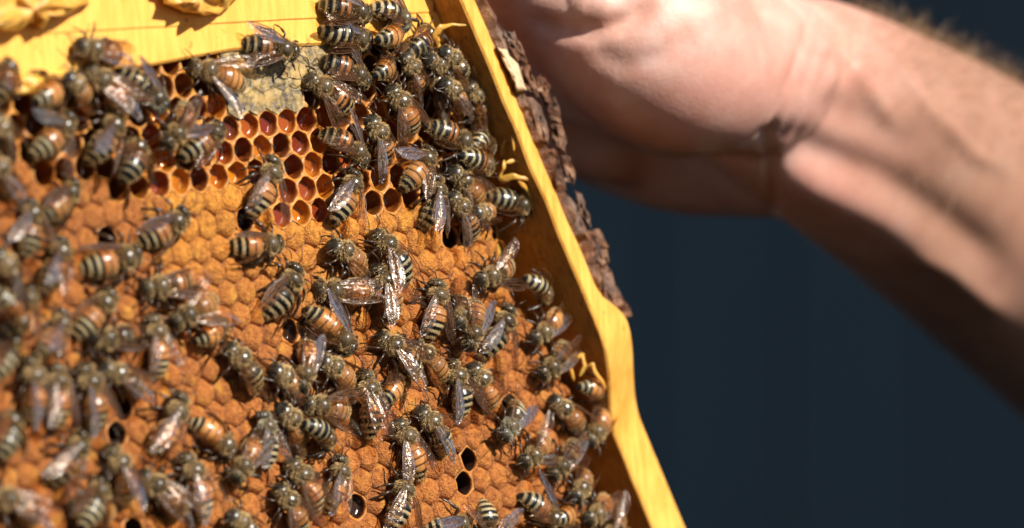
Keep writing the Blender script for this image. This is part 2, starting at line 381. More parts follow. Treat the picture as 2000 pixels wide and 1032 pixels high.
def open_mesh(cu, cv, depth, ragged, seed):
    hx = hexagon(cu, cv)
    vs, at = [], []; n = 18
    #      scale, height, roundness, deep
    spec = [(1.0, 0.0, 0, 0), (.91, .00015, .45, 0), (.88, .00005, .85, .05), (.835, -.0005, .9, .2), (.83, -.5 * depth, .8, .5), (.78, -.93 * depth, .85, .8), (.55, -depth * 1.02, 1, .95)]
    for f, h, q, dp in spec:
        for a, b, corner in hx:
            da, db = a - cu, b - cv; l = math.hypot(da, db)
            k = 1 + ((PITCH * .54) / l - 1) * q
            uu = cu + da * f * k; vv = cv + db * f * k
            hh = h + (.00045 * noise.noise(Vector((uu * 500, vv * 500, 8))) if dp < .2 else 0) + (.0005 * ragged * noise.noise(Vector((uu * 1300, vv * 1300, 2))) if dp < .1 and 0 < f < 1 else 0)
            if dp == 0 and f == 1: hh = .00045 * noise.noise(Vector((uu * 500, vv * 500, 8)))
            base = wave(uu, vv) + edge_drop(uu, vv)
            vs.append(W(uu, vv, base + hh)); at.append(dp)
    vs.append(W(cu, cv, wave(cu, cv) - depth * 1.0)); at.append(1)
    fs = []; m = len(spec)
    for r in range(m - 1):
        for k in range(n): fs.append((r * n + k, r * n + (k + 1) % n, (r + 1) * n + (k + 1) % n, (r + 1) * n + k))
    for k in range(n): fs.append(((m - 1) * n + k, (m - 1) * n + (k + 1) % n, m * n))
    me = fmesh(vs, [f[::-1] for f in fs]); fattr(me, 'deep', at); return me
rr = random.Random(3)
caps = [c for c in cells if c[4] == 'c']
# 300 capped cells as parts, the few outermost left ones past that number joined
caps.sort(key=lambda c: -(0 < c[2] < 2000) * 1000 - (0 < c[3] < 1032) * 500 - c[2] * .1)
rest = caps[300:]
for q, (cu, cv, x, y, k) in enumerate(cells):
    if k == 'c': continue
    if k == 'g':
        o = link('honey_capping', cap_mesh(cu, cv, 1, True, q), [M_HONEYCAP], comb); continue
    depth = rr.choice([.0035, .0045, .006, .0075]) if k == 'o' else .009
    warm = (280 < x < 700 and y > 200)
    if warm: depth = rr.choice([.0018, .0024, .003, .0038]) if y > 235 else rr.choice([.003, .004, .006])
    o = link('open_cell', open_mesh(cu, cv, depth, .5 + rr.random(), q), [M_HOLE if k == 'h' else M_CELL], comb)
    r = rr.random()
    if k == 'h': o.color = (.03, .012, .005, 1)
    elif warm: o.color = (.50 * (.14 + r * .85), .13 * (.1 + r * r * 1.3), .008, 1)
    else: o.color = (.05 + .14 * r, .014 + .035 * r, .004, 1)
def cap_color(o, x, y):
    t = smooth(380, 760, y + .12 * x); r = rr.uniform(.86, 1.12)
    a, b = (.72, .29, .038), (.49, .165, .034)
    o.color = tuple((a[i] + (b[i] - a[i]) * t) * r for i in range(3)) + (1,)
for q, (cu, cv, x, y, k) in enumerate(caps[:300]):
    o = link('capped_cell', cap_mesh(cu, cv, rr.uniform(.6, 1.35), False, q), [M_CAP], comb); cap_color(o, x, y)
if rest:
    bm = bmesh.new()
    for q, (cu, cv, x, y, k) in enumerate(rest): me = cap_mesh(cu, cv, rr.uniform(.75, 1.2), False, q + 500); bm.from_mesh(me); bpy.data.meshes.remove(me)
    me = bpy.data.meshes.new('m'); bm.to_mesh(me); bm.free()
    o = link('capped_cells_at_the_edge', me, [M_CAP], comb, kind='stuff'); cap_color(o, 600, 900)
    print('rest caps', len(rest))
print('cells', len(cells), {k: sum(c[4] == k for c in cells) for k in 'ocgh'})
# midrib behind the cells
def midrib():
    vs, fs = [], []; ys = [100 + i * 52 for i in range(21)]
    for y in ys:
        for x in (-320, lerp_table(RB, y) - 30): vs.append(on(x, y, -.0105))
        for x in (-320, lerp_table(RB, y) - 30): vs.append(on(x, y, -.0125))
    for i in range(20):
        k = i * 4; fs += [(k, k + 1, k + 5, k + 4), (k + 3, k + 2, k + 6, k + 7), (k + 1, k + 3, k + 7, k + 5)]
    link('midrib', fmesh(vs, fs, smoothed=False), [M_MIDRIB], comb)
midrib()
# thin wall of wax closing the comb's right edge
def comb_edge():
    vs, fs = [], []; ys = [60 + i * 6 for i in range(180)]
    for i, y in enumerate(ys):
        x = lerp_table(RB, y) - 6 + 3 * math.sin(y * .21)
        u, v = uv(on(x, y, 0)); b = edge_drop(u, v) + wave(u, v) - .0003
        for a, h in ((-.0022, b - .0006), (.0, b - .0004), (.0006, b - .003), (.0004, -.0075), (-.0012, -.0125)): vs.append(W(u + a, v, h + .0004 * noise.noise(Vector((y * .08, a * 900, h * 300)))))
    for i in range(len(ys) - 1):
        for j in range(4): fs.append((i * 5 + j, i * 5 + j + 1, i * 5 + 6 + j, i * 5 + 5 + j))
    link('comb_edge', fmesh(vs, fs), [M_WAX], comb)
comb_edge()

# ---- burr wax lumps and bridges
def blob_strip(name, pts, rad, mat, seed, sub=10, flat=.6):
    """noisy tube through 3D points"""
    vs, fs = [], []; n = 10; path = []
    for (a, ra), (b, rb_) in zip(zip(pts, rad), list(zip(pts, rad))[1:]):
        for i in range(sub): t = i / sub; path.append((a.lerp(b, t), ra + (rb_ - ra) * t))
    path.append((pts[-1], rad[-1]))
    for i, (p, r) in enumerate(path):
        d = (path[min(i + 1, len(path) - 1)][0] - path[max(0, i - 1)][0]).normalized()
        s = d.cross(n3).normalized()
        endf = math.sqrt(max(.02, min(1, i / 3, (len(path) - 1 - i) / 3))) if len(path) > 6 else 1
        for k in range(n):
            a = 2 * math.pi * k / n
            q = p + s * math.cos(a) * r * endf + n3 * math.sin(a) * r * flat * endf
            q += noise.noise_vector(q * 420 + Vector((seed, 0, 0))) * r * .6
            vs.append(q)
    for i in range(len(path) - 1):
        for k in range(n): fs.append((i * n + k, i * n + (k + 1) % n, (i + 1) * n + (k + 1) % n, (i + 1) * n + k))
    fs.append(tuple(range(n))[::-1]); k = (len(path) - 1) * n; fs.append(tuple(k + j for j in range(n)))
    return link(name, fmesh(vs, fs), [mat], frame)
mm = .001
M_BURR = wax_mat('burr_wax', (.74, .42, .08), (.52, .22, .03), .4, .35)
def wax_lump(pts, h0, hh, seed, mat=None):
    """ragged pad of wax inside a photo-measured outline, thick in the middle"""
    outer = []
    m = len(pts)
    for i in range(m):
        a, b = Vector(pts[i]), Vector(pts[(i + 1) % m])
        for t in (0, .25, .5, .75): outer.append(a.lerp(b, t))
    c = sum(outer, Vector((0, 0))) / len(outer); n = len(outer); vs, fs = [], []
    for f, h in ((1, -.001), (1, hh * .25), (.93, hh * .62), (.78, hh), (.55, hh * .9), (.3, hh * 1.1)):
        for p in outer:
            q = c + (p - c) * f; jx = noise.noise_vector(Vector((q.x * .06, q.y * .06, seed))) * 6
            vs.append(on(q.x + jx.x, q.y + jx.y, h0 + h * (1 + 1.1 * noise.noise(Vector((q.x * .05, q.y * .05, seed + 4)))) ))
    vs.append(on(c.x, c.y, h0 + hh))
    for r in range(5):
        for k in range(n): fs.append((r * n + k, (r + 1) * n + k, (r + 1) * n + (k + 1) % n, r * n + (k + 1) % n))
    for k in range(n): fs.append((5 * n + k, 6 * n, 5 * n + (k + 1) % n))
    link('burr_wax', fmesh(vs, fs), [mat or M_BURR], frame)
wax_lump([(-60, -60), (60, -60), (160, -30), (172, 8), (140, 22), (128, 34), (100, 30), (84, 52), (60, 48), (30, 62), (-20, 60), (-60, 70)], .0026, .0035, 2)
wax_lump([(300, -60), (480, -60), (462, -4), (446, 14), (428, 28), (402, 32), (372, 26), (348, 20), (322, 8)], .0026, .0032, 9)
wax_lump([(20, 160), (60, 140), (120, 134), (150, 150), (130, 172), (80, 186), (30, 186)], .0010, .0014, 13, M_WAX)
def inner(px, py, a=0): return on(px, py, a * mm)
BR = [([(972, 352, 3), (1004, 346, 6), (1030, 348, 7), (1056, 340, 8)], (1.5, 1.1, 1.0, 1.5)), ([(976, 306, 3), (992, 272, 5), (1000, 268, 7), (1004, 296, 7)], (1.3, 1.5, 1.0, .8)),
      ([(1002, 300, 6), (1024, 304, 7), (1044, 300, 8)], (1.0, .8, 1.3)), ([(986, 318, 5), (1008, 314, 6), (1040, 326, 8)], (1.1, .8, 1.1)), ([(974, 352, 3), (984, 330, 5), (984, 312, 5)], (1.2, .9, 1.0)),
      ([(1010, 350, 6), (1028, 368, 6), (1040, 396, 5), (1038, 420, 4)], (1.2, 1.0, 1.0, .7)), ([(1122, 742, 3), (1114, 714, 4), (1122, 696, 5), (1138, 694, 5), (1142, 716, 5), (1132, 736, 4)], (1.3, 1.2, 1.3, 1.0, 1.0, .9)),
      ([(1140, 724, 4), (1158, 712, 6), (1168, 736, 6), (1184, 760, 6)], (1.1, .9, 1.0, 1.0)), ([(862, 100, 3), (850, 74, 5), (860, 54, 6), (884, 48, 6), (916, 50, 8)], (1.4, 1.4, 1.1, .5, .5))]
for i, (pp, rd) in enumerate(BR): blob_strip('wax_bridge', [inner(*q) for q in pp], [x * .55 * mm for x in rd], M_BURR, i, 6)
# ---- propolis crust along the outer edge of the end bar
def crust():
    vs, fs = [], []; n = 12
    ss = [-.045 + i * .0006 for i in range(int((.045 + LBEND - .008) / .0006))]
    for s in ss:
        th = .0003 + .0013 * abs(noise.noise(Vector((s * 130, 0, 1)))) + .0016 * max(0, noise.noise(Vector((s * 330, 4, 1))))
        fade = 1 - smooth(LBEND - .014, LBEND - .008, s)
        start = .0052 + .0016 * noise.noise(Vector((s * 150, 3, 3))) + .0008 * noise.noise(Vector((s * 500, 3, 3)))
        prof = [(start, .0072), (start + .0010, .0086), (.0075, .0080), (.0092, .0064), (.0098, .0044), (.0099, .002), (.0100, -.001), (.0099, -.004), (.0100, -.007), (.0094, -.0068), (.0090, -.001), (.0080, .004)]
        for k, (a, h) in enumerate(prof):
            q = noise.noise(Vector((s * 420, a * 500, h * 420)))
            lift = th * fade * (1 if 1 <= k <= 7 else 0)
            dirv = (Uo * (.35 if k < 3 else 1) + n3 * (.9 if k < 4 else .25))
            vs.append(end_pt(s, a, h - .0012 * (1 - fade)) + dirv * (lift * (.7 + .9 * q)))
    for i in range(len(ss) - 1):
        for k in range(n): fs.append((i * n + k, i * n + (k + 1) % n, (i + 1) * n + (k + 1) % n, (i + 1) * n + k))
    fs.append(tuple(range(n))); k = (len(ss) - 1) * n; fs.append(tuple(k + j for j in range(n))[::-1])
    link('propolis_crust', fmesh(vs, fs, smoothed=False), [M_CRUST], frame)
crust()
def flake(pts, h, t, seed):
    m = len(pts); outer = []
    for i in range(m):
        a, b = Vector(pts[i]), Vector(pts[(i + 1) % m])
        for q in (0, .33, .66): outer.append(a.lerp(b, q))
    c = sum(outer, Vector((0, 0))) / len(outer); n = len(outer); vs, fs = [], []
    for f, hh in ((.9, -t), (1, -t * .4), (1, t * .3), (.82, t), (.5, t * .9)):
        for p in outer:
            q = c + (p - c) * f; z = noise.noise(Vector((q.x * .07, q.y * .07, seed))) * 1.4 * mm + noise.noise(Vector((q.x * .3, q.y * .3, seed))) * .7 * mm
            jx = noise.noise_vector(Vector((q.x * .15, q.y * .15, seed))) * 5
            vs.append(on(q.x + jx.x, q.y + jx.y, h + hh + z))
    vs.append(on(c.x, c.y, h + t)); vs.append(on(c.x, c.y, h - t))
    for r in range(4):
        for k in range(n): fs.append((r * n + k, (r + 1) * n + k, (r + 1) * n + (k + 1) % n, r * n + (k + 1) % n))
    for k in range(n): fs.append((4 * n + k, 5 * n, 4 * n + (k + 1) % n)); fs.append((k, (k + 1) % n, 5 * n + 1))
    link('propolis_flake', fmesh(vs, fs, smoothed=False), [M_FLAKE], frame)
F = [([(1148, 450), (1172, 448), (1188, 480), (1190, 512), (1176, 526), (1158, 500), (1146, 476)], 7), ([(1150, 500), (1176, 508), (1196, 530), (1204, 565), (1182, 572), (1166, 548)], 7),
     ([(1176, 560), (1204, 562), (1222, 590), (1234, 618), (1214, 622), (1206, 612), (1196, 630), (1180, 612), (1172, 590)], 8),
     ([(1100, 395), (1118, 392), (1134, 420), (1148, 460), (1152, 492), (1134, 474), (1116, 440)], 7.5), ([(1046, 150), (1062, 146), (1074, 168), (1068, 196), (1050, 184)], 7),
     ([(1060, 190), (1082, 184), (1092, 210), (1098, 244), (1078, 236), (1066, 216)], 7), ([(1078, 236), (1098, 242), (1108, 276), (1104, 300), (1086, 290), (1076, 262)], 7),
     ([(1094, 300), (1112, 306), (1124, 340), (1120, 366), (1104, 350)], 7), ([(1012, 130), (1034, 128), (1046, 160), (1052, 190), (1034, 182), (1020, 158)], 8),
     ([(1028, 190), (1050, 196), (1066, 236), (1074, 280), (1060, 286), (1046, 250)], 8.5), ([(1066, 290), (1084, 292), (1098, 330), (1106, 372), (1090, 366), (1074, 326)], 8.2),
     ([(985, 58), (1004, 64), (1024, 100), (1030, 128), (1010, 122), (992, 90)], 8), ([(1122, 372), (1136, 380), (1150, 418), (1154, 446), (1140, 434), (1126, 400)], 6.5)]
for i, (pts, h) in enumerate(F): flake(pts, (h - .5) * mm, .0007, i * 3.3)
M_PALE = simple('bare_wood', (.66, .47, .28), .6, .3)
def chip(pts, h):
    return wax_lump(pts, h - .0008, .0008, pts[0][0], M_PALE)
def _chip(pts, h):
    vs = [on(x, y, h) for x, y in pts] + [on(x, y, h - .002) for x, y in pts]; n = len(pts)
    fs = [tuple(range(n))[::-1], tuple(range(n, 2 * n))] + [(k, (k + 1) % n, n + (k + 1) % n, n + k) for k in range(n)]
    link('bare_wood_chip', fmesh(vs, fs, smoothed=False), [M_PALE], frame)
chip([(972, 88), (990, 100), (1012, 126), (1020, 150), (1028, 176), (1012, 178), (1000, 150), (984, 120)], .0101)
0 and chip([(1076, 346), (1098, 372), (1112, 400), (1106, 406), (1090, 388), (1078, 372)], .0101)

# ------------------------------------------------------------ the honey bee and its copies
def tube(pts, rad, n=6, sq=1.0):
    vs, fs = [], []
    for i, p in enumerate(pts):
        d = (pts[min(i + 1, len(pts) - 1)] - pts[max(i - 1, 0)]).normalized()
        a = d.cross(Vector((0, 0, 1))); a = a.normalized() if a.length > 1e-6 else Vector((1, 0, 0)); b = a.cross(d)
        for k in range(n): t = 2 * math.pi * k / n; vs.append(p + (a * math.cos(t) * sq + b * math.sin(t)) * rad[i])
    for i in range(len(pts) - 1):
        for k in range(n): fs.append((i * n + k, i * n + (k + 1) % n, (i + 1) * n + (k + 1) % n, (i + 1) * n + k))
    fs.append(tuple(range(n))[::-1]); k = (len(pts) - 1) * n; fs.append(tuple(k + j for j in range(n)))
    return vs, fs
PROF = [(-6.95, .9, .06, .06), (-6.8, 1.0, .30, .28), (-6.45, 1.2, .62, .6), (-6.0, 1.4, .95, .9), (-5.2, 1.7, 1.42, 1.3), (-4.2, 1.95, 1.84, 1.65), (-3.1, 2.15, 2.1, 1.85), (-2.0, 2.25, 2.1, 1.9), (-1.2, 2.25, 1.8, 1.65), (-.7, 2.15, 1.25, 1.15), (-.4, 2.1, .62, .6),
        (-.15, 2.15, .9, .95), (.25, 2.25, 1.35, 1.4), (.9, 2.35, 1.68, 1.7), (1.6, 2.35, 1.78, 1.75), (2.3, 2.25, 1.55, 1.5), (2.75, 2.1, 1.15, 1.05), (3.0, 1.95, .62, .6), (3.15, 1.85, 1.0, 1.0), (3.35, 1.75, 1.45, 1.25), (3.75, 1.6, 1.68, 1.4), (4.2, 1.45, 1.5, 1.3), (4.6, 1.2, 1.2, 1.1), (4.85, 1.0, .7, .7), (4.95, .95, .1, .1)]
def prof(x):
    for a, b in zip(PROF, PROF[1:]):
        if x <= b[0]: t = (x - a[0]) / (b[0] - a[0]); t = max(0, t); return [a[i] + (b[i] - a[i]) * t for i in (1, 2, 3)]
    return PROF[-1][1:]
SEG = [-6.2, -5.25, -4.25, -3.2, -2.15, -1.1]
def seg_saw(x):
    if x > -.5 or x < -6.9: return 1
    for a, b in zip([-7.2] + SEG, SEG + [-.4]):
        if x <= b: t = (x - a) / (b - a); return 1 + .035 * (1 - t) - .01
    return 1
def surf(x, a, curl=0):
    zc, ry, rz = prof(x); f = seg_saw(x)
    p = Vector((x, ry * f * math.cos(a), zc + rz * f * math.sin(a)))
    return bend(p, curl)
def bend(p, curl):
    if p.x < -.4: p = Vector((-.4 + (p.x + .4) * 1.13, p.y, p.z))
    if curl and p.x < -.4:
        t = -(p.x + .4); ang = curl * t / 6.5; r = 6.5 / curl if curl else 1
        c = Vector((-.4, 0, 2.1)); z = p.z - 2.1
        return Vector((-.4 - (r + z) * math.sin(ang), p.y, 2.1 + (r + z) * math.cos(ang) - r))
    return p
def body_mesh(curl):
    xs = []; x = -6.95
    while x < 4.95: xs.append(x); x += .16 if x > -.6 else .105
    xs.append(4.95); n = 22; vs, at = [], []
    for x in xs:
        for k in range(n): vs.append(surf(x, 2 * math.pi * k / n, curl) * mm); at.append((x + 7) / 12.2)
    fs = [(i * n + k, i * n + (k + 1) % n, (i + 1) * n + (k + 1) % n, (i + 1) * n + k) for i in range(len(xs) - 1) for k in range(n)]
    fs.append(tuple(range(n))); fs.append(tuple((len(xs) - 1) * n + k for k in range(n))[::-1])
    me = mesh(vs, [f[::-1] for f in fs]); fattr(me, 'along', at); me.materials.append(None); return me
def fur_mesh(curl, seed):
    q = random.Random(seed); vs, fs = [], []
    def hair(x, a, L, wdt, lean=.5):
        p = surf(x, a, curl); nn = (surf(x, a, curl) - bend(Vector((x, 0, prof(x)[0])), curl)).normalized()
        d = (nn + Vector((-lean, 0, 0)) + Vector((q.gauss(0, .25), q.gauss(0, .25), q.gauss(0, .25)))).normalized()
        sd = d.cross(Vector((q.gauss(0, 1), q.gauss(0, 1), q.gauss(0, 1)))).normalized() * wdt
        k = len(vs); vs.extend([(p - sd) * mm, (p + sd) * mm, (p + d * L) * mm]); fs.append((k, k + 1, k + 2))
    for _ in range(1900):                       # thorax, bald on the middle of the back
        x = q.uniform(-.2, 2.9); a = q.uniform(0, 2 * math.pi)
        if math.hypot((x - 1.4) / 1.0, (a - math.pi / 2) / .95) < 1 and q.random() < .93: continue
        hair(x, a, q.uniform(.3, .75), .042)
    for _ in range(700): hair(q.uniform(3.1, 4.4), q.uniform(0, 2 * math.pi), q.uniform(.2, .45), .036)
    for _ in range(260): hair(q.uniform(-1.7, -.5), q.uniform(-.3, math.pi + .3), q.uniform(.25, .5), .03, .9)
    for c in (-5.95, -4.9, -3.85, -2.6):
        for _ in range(140): hair(c + q.uniform(-.25, .3), q.uniform(-.5, math.pi + .5), q.uniform(.2, .4), .028, 1.6)
    for _ in range(250): hair(q.uniform(-6.3, -.6), q.choice((q.gauss(0, .35), q.gauss(math.pi, .35))), q.uniform(.25, .55), .028, .9)
    return mesh(vs, fs, False)
def wing_mesh(L, Wd, seed, side):
    q = random.Random(seed); nx, ny = 14, 6; vs, fs, mi = [], [], []
    lead = lambda t: .12 + .55 * math.sin(math.pi * min(1, t * .95)) * (L / 9)
    wid = lambda t: Wd * (math.sin(math.pi * (t ** 1.25 * .93 + .03)) ** .62)
    def pt(t, s):
        y = lead(t) - s * wid(t); z = .18 * math.sin(s * 9 + t * 4) * .5 + .16 * noise.noise(Vector((t * 7, s * 5, seed))) + .35 * math.sin(t * 3)
        return Vector((-t * L, side * y, z))
    for i in range(nx + 1):
        for j in range(ny + 1): vs.append(pt(i / nx, j / ny) * mm)
    for i in range(nx):
        for j in range(ny): k = i * (ny + 1) + j; fs.append((k, k + 1, k + ny + 2, k + ny + 1)); mi.append(0)
    def vein(ps, r):
        tv, tf = tube([(pt(t, s) + Vector((0, 0, .02))) for t, s in ps], [r] * len(ps), 4); k = len(vs)
        vs.extend(v * mm for v in tv); fs.extend(tuple(k + a for a in f) for f in tf); mi.extend([1] * len(tf))
    vein([(i / 12, .02) for i in range(0, 12)], .085); vein([(i / 10 * .8, .12 + .1 * i / 10) for i in range(11)], .05)
    vein([(i / 10 * .9, .3 + .25 * i / 10) for i in range(11)], .045); vein([(i / 10 * .75, .55 + .33 * i / 10) for i in range(11)], .04)
    for t in (.35, .5, .66): vein([(t, .15), (t + .04, .4), (t + .02, .65)], .032)
    vein([(.6, .18), (.74, .5), (.7, .8)], .03)
    return mesh(vs, fs, True, mi)
def leg_mesh(pts, wdt, seed):
    o = Vector(pts[0]); P_, r_ = [], []
    for i in range(len(pts) - 1):
        a, b = Vector(pts[i]) - o, Vector(pts[i + 1]) - o
        for t in (0, .35, .75): P_.append(a.lerp(b, t)); r_.append(wdt[i] * (.7, 1.15, .85)[int(t > .1) + int(t > .5)])
    P_.append(Vector(pts[-1]) - o); r_.append(wdt[-1] * .5)
    vs, fs = tube(P_, r_, 6); q = random.Random(seed)
    for _ in range(70):
        i = q.randrange(len(P_) - 1); p = P_[i].lerp(P_[i + 1], q.random()); d = Vector((q.gauss(0, 1), q.gauss(0, 1), q.gauss(0, 1))).normalized()
        k = len(vs); s = d.cross(Vector((.3, .5, 1))).normalized() * .025; vs += [p - s, p + s, p + d * (r_[i] + .22)]; fs.append((k, k + 1, k + 2))
    me = mesh([v * mm for v in vs], fs); return me, o * mm
def eye_mesh(side):
    vs, fs = [], []; nu, nv = 12, 8
    for i in range(nv + 1):
        th = math.pi * i / nv
        for k in range(nu): a = 2 * math.pi * k / nu; vs.append(Vector((.50 * math.cos(a) * math.sin(th), .42 * math.sin(a) * math.sin(th), .95 * math.cos(th))) * mm)
    for i in range(nv):
        for k in range(nu): fs.append((i * nu + k, (i + 1) * nu + k, (i + 1) * nu + (k + 1) % nu, i * nu + (k + 1) % nu))
    return mesh(vs, fs)
CURLS = (.2, .6)
BODY = [body_mesh(c) for c in CURLS]; FUR = [fur_mesh(c, 5 + i) for i, c in enumerate(CURLS)]
for f in FUR: f.materials.append(None)
WING = {(k, s): wing_mesh(L, wd, i * 7 + (3 if s > 0 else 11), s) for i, (k, L, wd) in enumerate((('fore', 9.2, 2.6), ('hind', 6.2, 1.8))) for s in (1, -1)}
for me in WING.values(): me.materials.append(M_WING); me.materials.append(M_VEIN)
LEGP = []
for s in (1, -1):
    LEGP += [([(2.3, s * 1.0, 1.1), (3.3, s * 2.3, 1.7), (4.3, s * 2.9, .7), (5.1, s * 3.0, -.2)], (.26, .22, .13)),
             ([(1.5, s * 1.2, 1.0), (1.7, s * 3.0, 1.9), (1.2, s * 4.3, .8), (.6, s * 5.0, -.3)], (.27, .25, .15)),
             ([(.6, s * 1.1, 1.1), (-.5, s * 2.8, 2.0), (-2.2, s * 3.5, 1.0), (-3.6, s * 3.9, -.3)], (.28, .36, .24))]
LEGS = [leg_mesh(p, w_, i) for i, (p, w_) in enumerate(LEGP)]
for me, _ in LEGS: me.materials.append(M_LEG)
EYE = eye_mesh(1); EYE.materials.append(M_EYE)
def ant(s):
    vs, fs = tube([Vector(p) for p in ((0, 0, 0), (.5, s * .5, .7), (.75, s * .9, 1.15), (1.4, s * 1.4, 1.0), (2.1, s * 1.9, .6), (2.6, s * 2.2, .3))], [.09, .08, .10, .10, .09, .06], 5)
    me = mesh([v * mm for v in vs], fs); me.materials.append(M_LEG); return me
ANT = {1: ant(1), -1: ant(-1)}
WROOT = {('fore', 1): (1.5, 1.3, 3.3), ('fore', -1): (1.5, -1.3, 3.3), ('hind', 1): (.8, 1.3, 3.0), ('hind', -1): (.8, -1.3, 3.0)}
WPOSE = {'n': (8, 9), 'u': (42, 20), 'f': (13, 13), 'o': (3, 4), 's': (27, 27), 'l': (34, 7), 'r': (7, 34), 't': (17, 17), 'w': (45, 42)}

# direction table for the pose solver
th = np.radians(np.arange(-75, 31, 2.5))[:, None]; ps = np.radians(np.arange(0, 360, 3))[None, :]
un, vn, nn_ = np.array(u3), np.array(v3), np.array(n3)
G = (np.cos(th) * np.cos(ps))[..., None] * un + (np.cos(th) * np.sin(ps))[..., None] * vn + (np.sin(th) * np.ones_like(ps))[..., None] * nn_
def solve(hx, hy, tx, ty, base):
    dx, dy = hx - tx, -(hy - ty); plen = math.hypot(dx, dy)
    mpp = base / FPX
    gi = np.stack([G[..., 0], G[..., 2]], -1); gl = np.linalg.norm(gi, axis=-1) + 1e-9
    cosang = (gi[..., 0] * dx + gi[..., 1] * dy) / (gl * plen)
    ang = np.arccos(np.clip(cosang, -1, 1))
    ext = np.sqrt((12.3 * gl) ** 2 + (4.4 * G[..., 1]) ** 2) * mm
    s = plen * mpp / ext
    sc_ = np.clip(s, .96, 1.2); pit = np.broadcast_to(th, s.shape)
    cost = (ang / .06) ** 2 + ((s - sc_) / .05) ** 2 + ((sc_ - 1.06) / .12) ** 2 + (pit / R(15)) ** 2
    i = np.unravel_index(np.argmin(cost), cost.shape)
    return Vector(G[i]), float(sc_[i]), float(pit[i])
placed = []; bee_rng = random.Random(21)
def bee(hx, hy, tx, ty, var='m', wp='f', lift=0.0, label='', pale=False, roll=None):
    q = bee_rng; c0 = on((hx + tx) / 2, (hy + ty) / 2, .003)
    g, s, pitch = solve(hx, hy, tx, ty, c0.y)
    # lift over neighbours already standing underneath
    cu, cv = uv(c0); h = 2.7
    near = [p for p in placed if math.hypot(p[0] - cu, p[1] - cv) < .0056]
    if near: h = min(6.2, max(h, max(p[2] for p in near) + 1.5))
    h += lift + max(0, math.sin(abs(pitch)) * 3.2 - 1.2)
    placed.append((cu, cv, h))
    cen = on((hx + tx) / 2, (hy + ty) / 2, h * mm)
    X = g; Z = (n3 - X * n3.dot(X)).normalized(); Y = Z.cross(X)
    r = roll if roll is not None else q.uniform(-14, 14)
    rot = Matrix((X, Y, Z)).transposed() @ Matrix.Rotation(R(r), 3, 'X')
    org = cen - rot @ Vector((-1.4, 0, 2.0)) * mm * s
    root = link('honey_bee', None, label=label, cat='bee', group='honey bees crowding on the comb')
    root.matrix_world = Matrix.Translation(org) @ rot.to_4x4() @ Matrix.Diagonal((s, s * (gg := q.uniform(.96, 1.13)), s * gg, 1))
    ci = 1 if (q.random() < .25 or pitch < -.45) else 0
    b = link('body', BODY[ci], parent=root); b.material_slots[0].link = 'OBJECT'; b.material_slots[0].material = MB['x' if var == 'm' and q.random() < .45 and 'orange' not in label else var]
    f = link('fur', FUR[ci], parent=root, kind='stuff'); f.material_slots[0].link = 'OBJECT'; f.material_slots[0].material = M_FURG if pale else M_FUR
    a1, a2 = WPOSE[wp]; a1 += q.uniform(-5, 5); a2 += q.uniform(-5, 5)
    for kind in ('fore', 'hind'):
        for sd, an in ((1, a1), (-1, a2)):
            wi = link('wing', WING[(kind, sd)], parent=root); wi.location = (Vector(WROOT[(kind, sd)]) + (Vector((0, sd * .35, -.75)) if wp == 'n' else Vector())) * mm
            if kind == 'hind': an = an * .9 + 3
            wi.rotation_euler = (R(sd * (q.uniform(-34, 12) if wp != 'n' else -68)), R(q.uniform(-5, 10) - (2 if kind == 'hind' else 0)), R(-sd * an))
    for me, o in LEGS:
        lg = link('leg', me, parent=root); lg.location = o; lg.rotation_euler = (R(q.uniform(-9, 9)), R(q.uniform(-10, 10)), R(q.uniform(-32, 32)))
    for sd in (1, -1):
        e = link('eye', EYE, parent=root); e.location = (3.78 * mm, sd * 1.33 * mm, 1.75 * mm); e.rotation_euler = (R(sd * 14), R(-20), R(sd * -18))
        an = link('antenna', ANT[sd], parent=root); an.location = (4.55 * mm, sd * .35 * mm, 1.7 * mm); an.rotation_euler = (R(q.uniform(-15, 15)), R(q.uniform(-20, 30)), R(sd * q.uniform(-25, 12)))
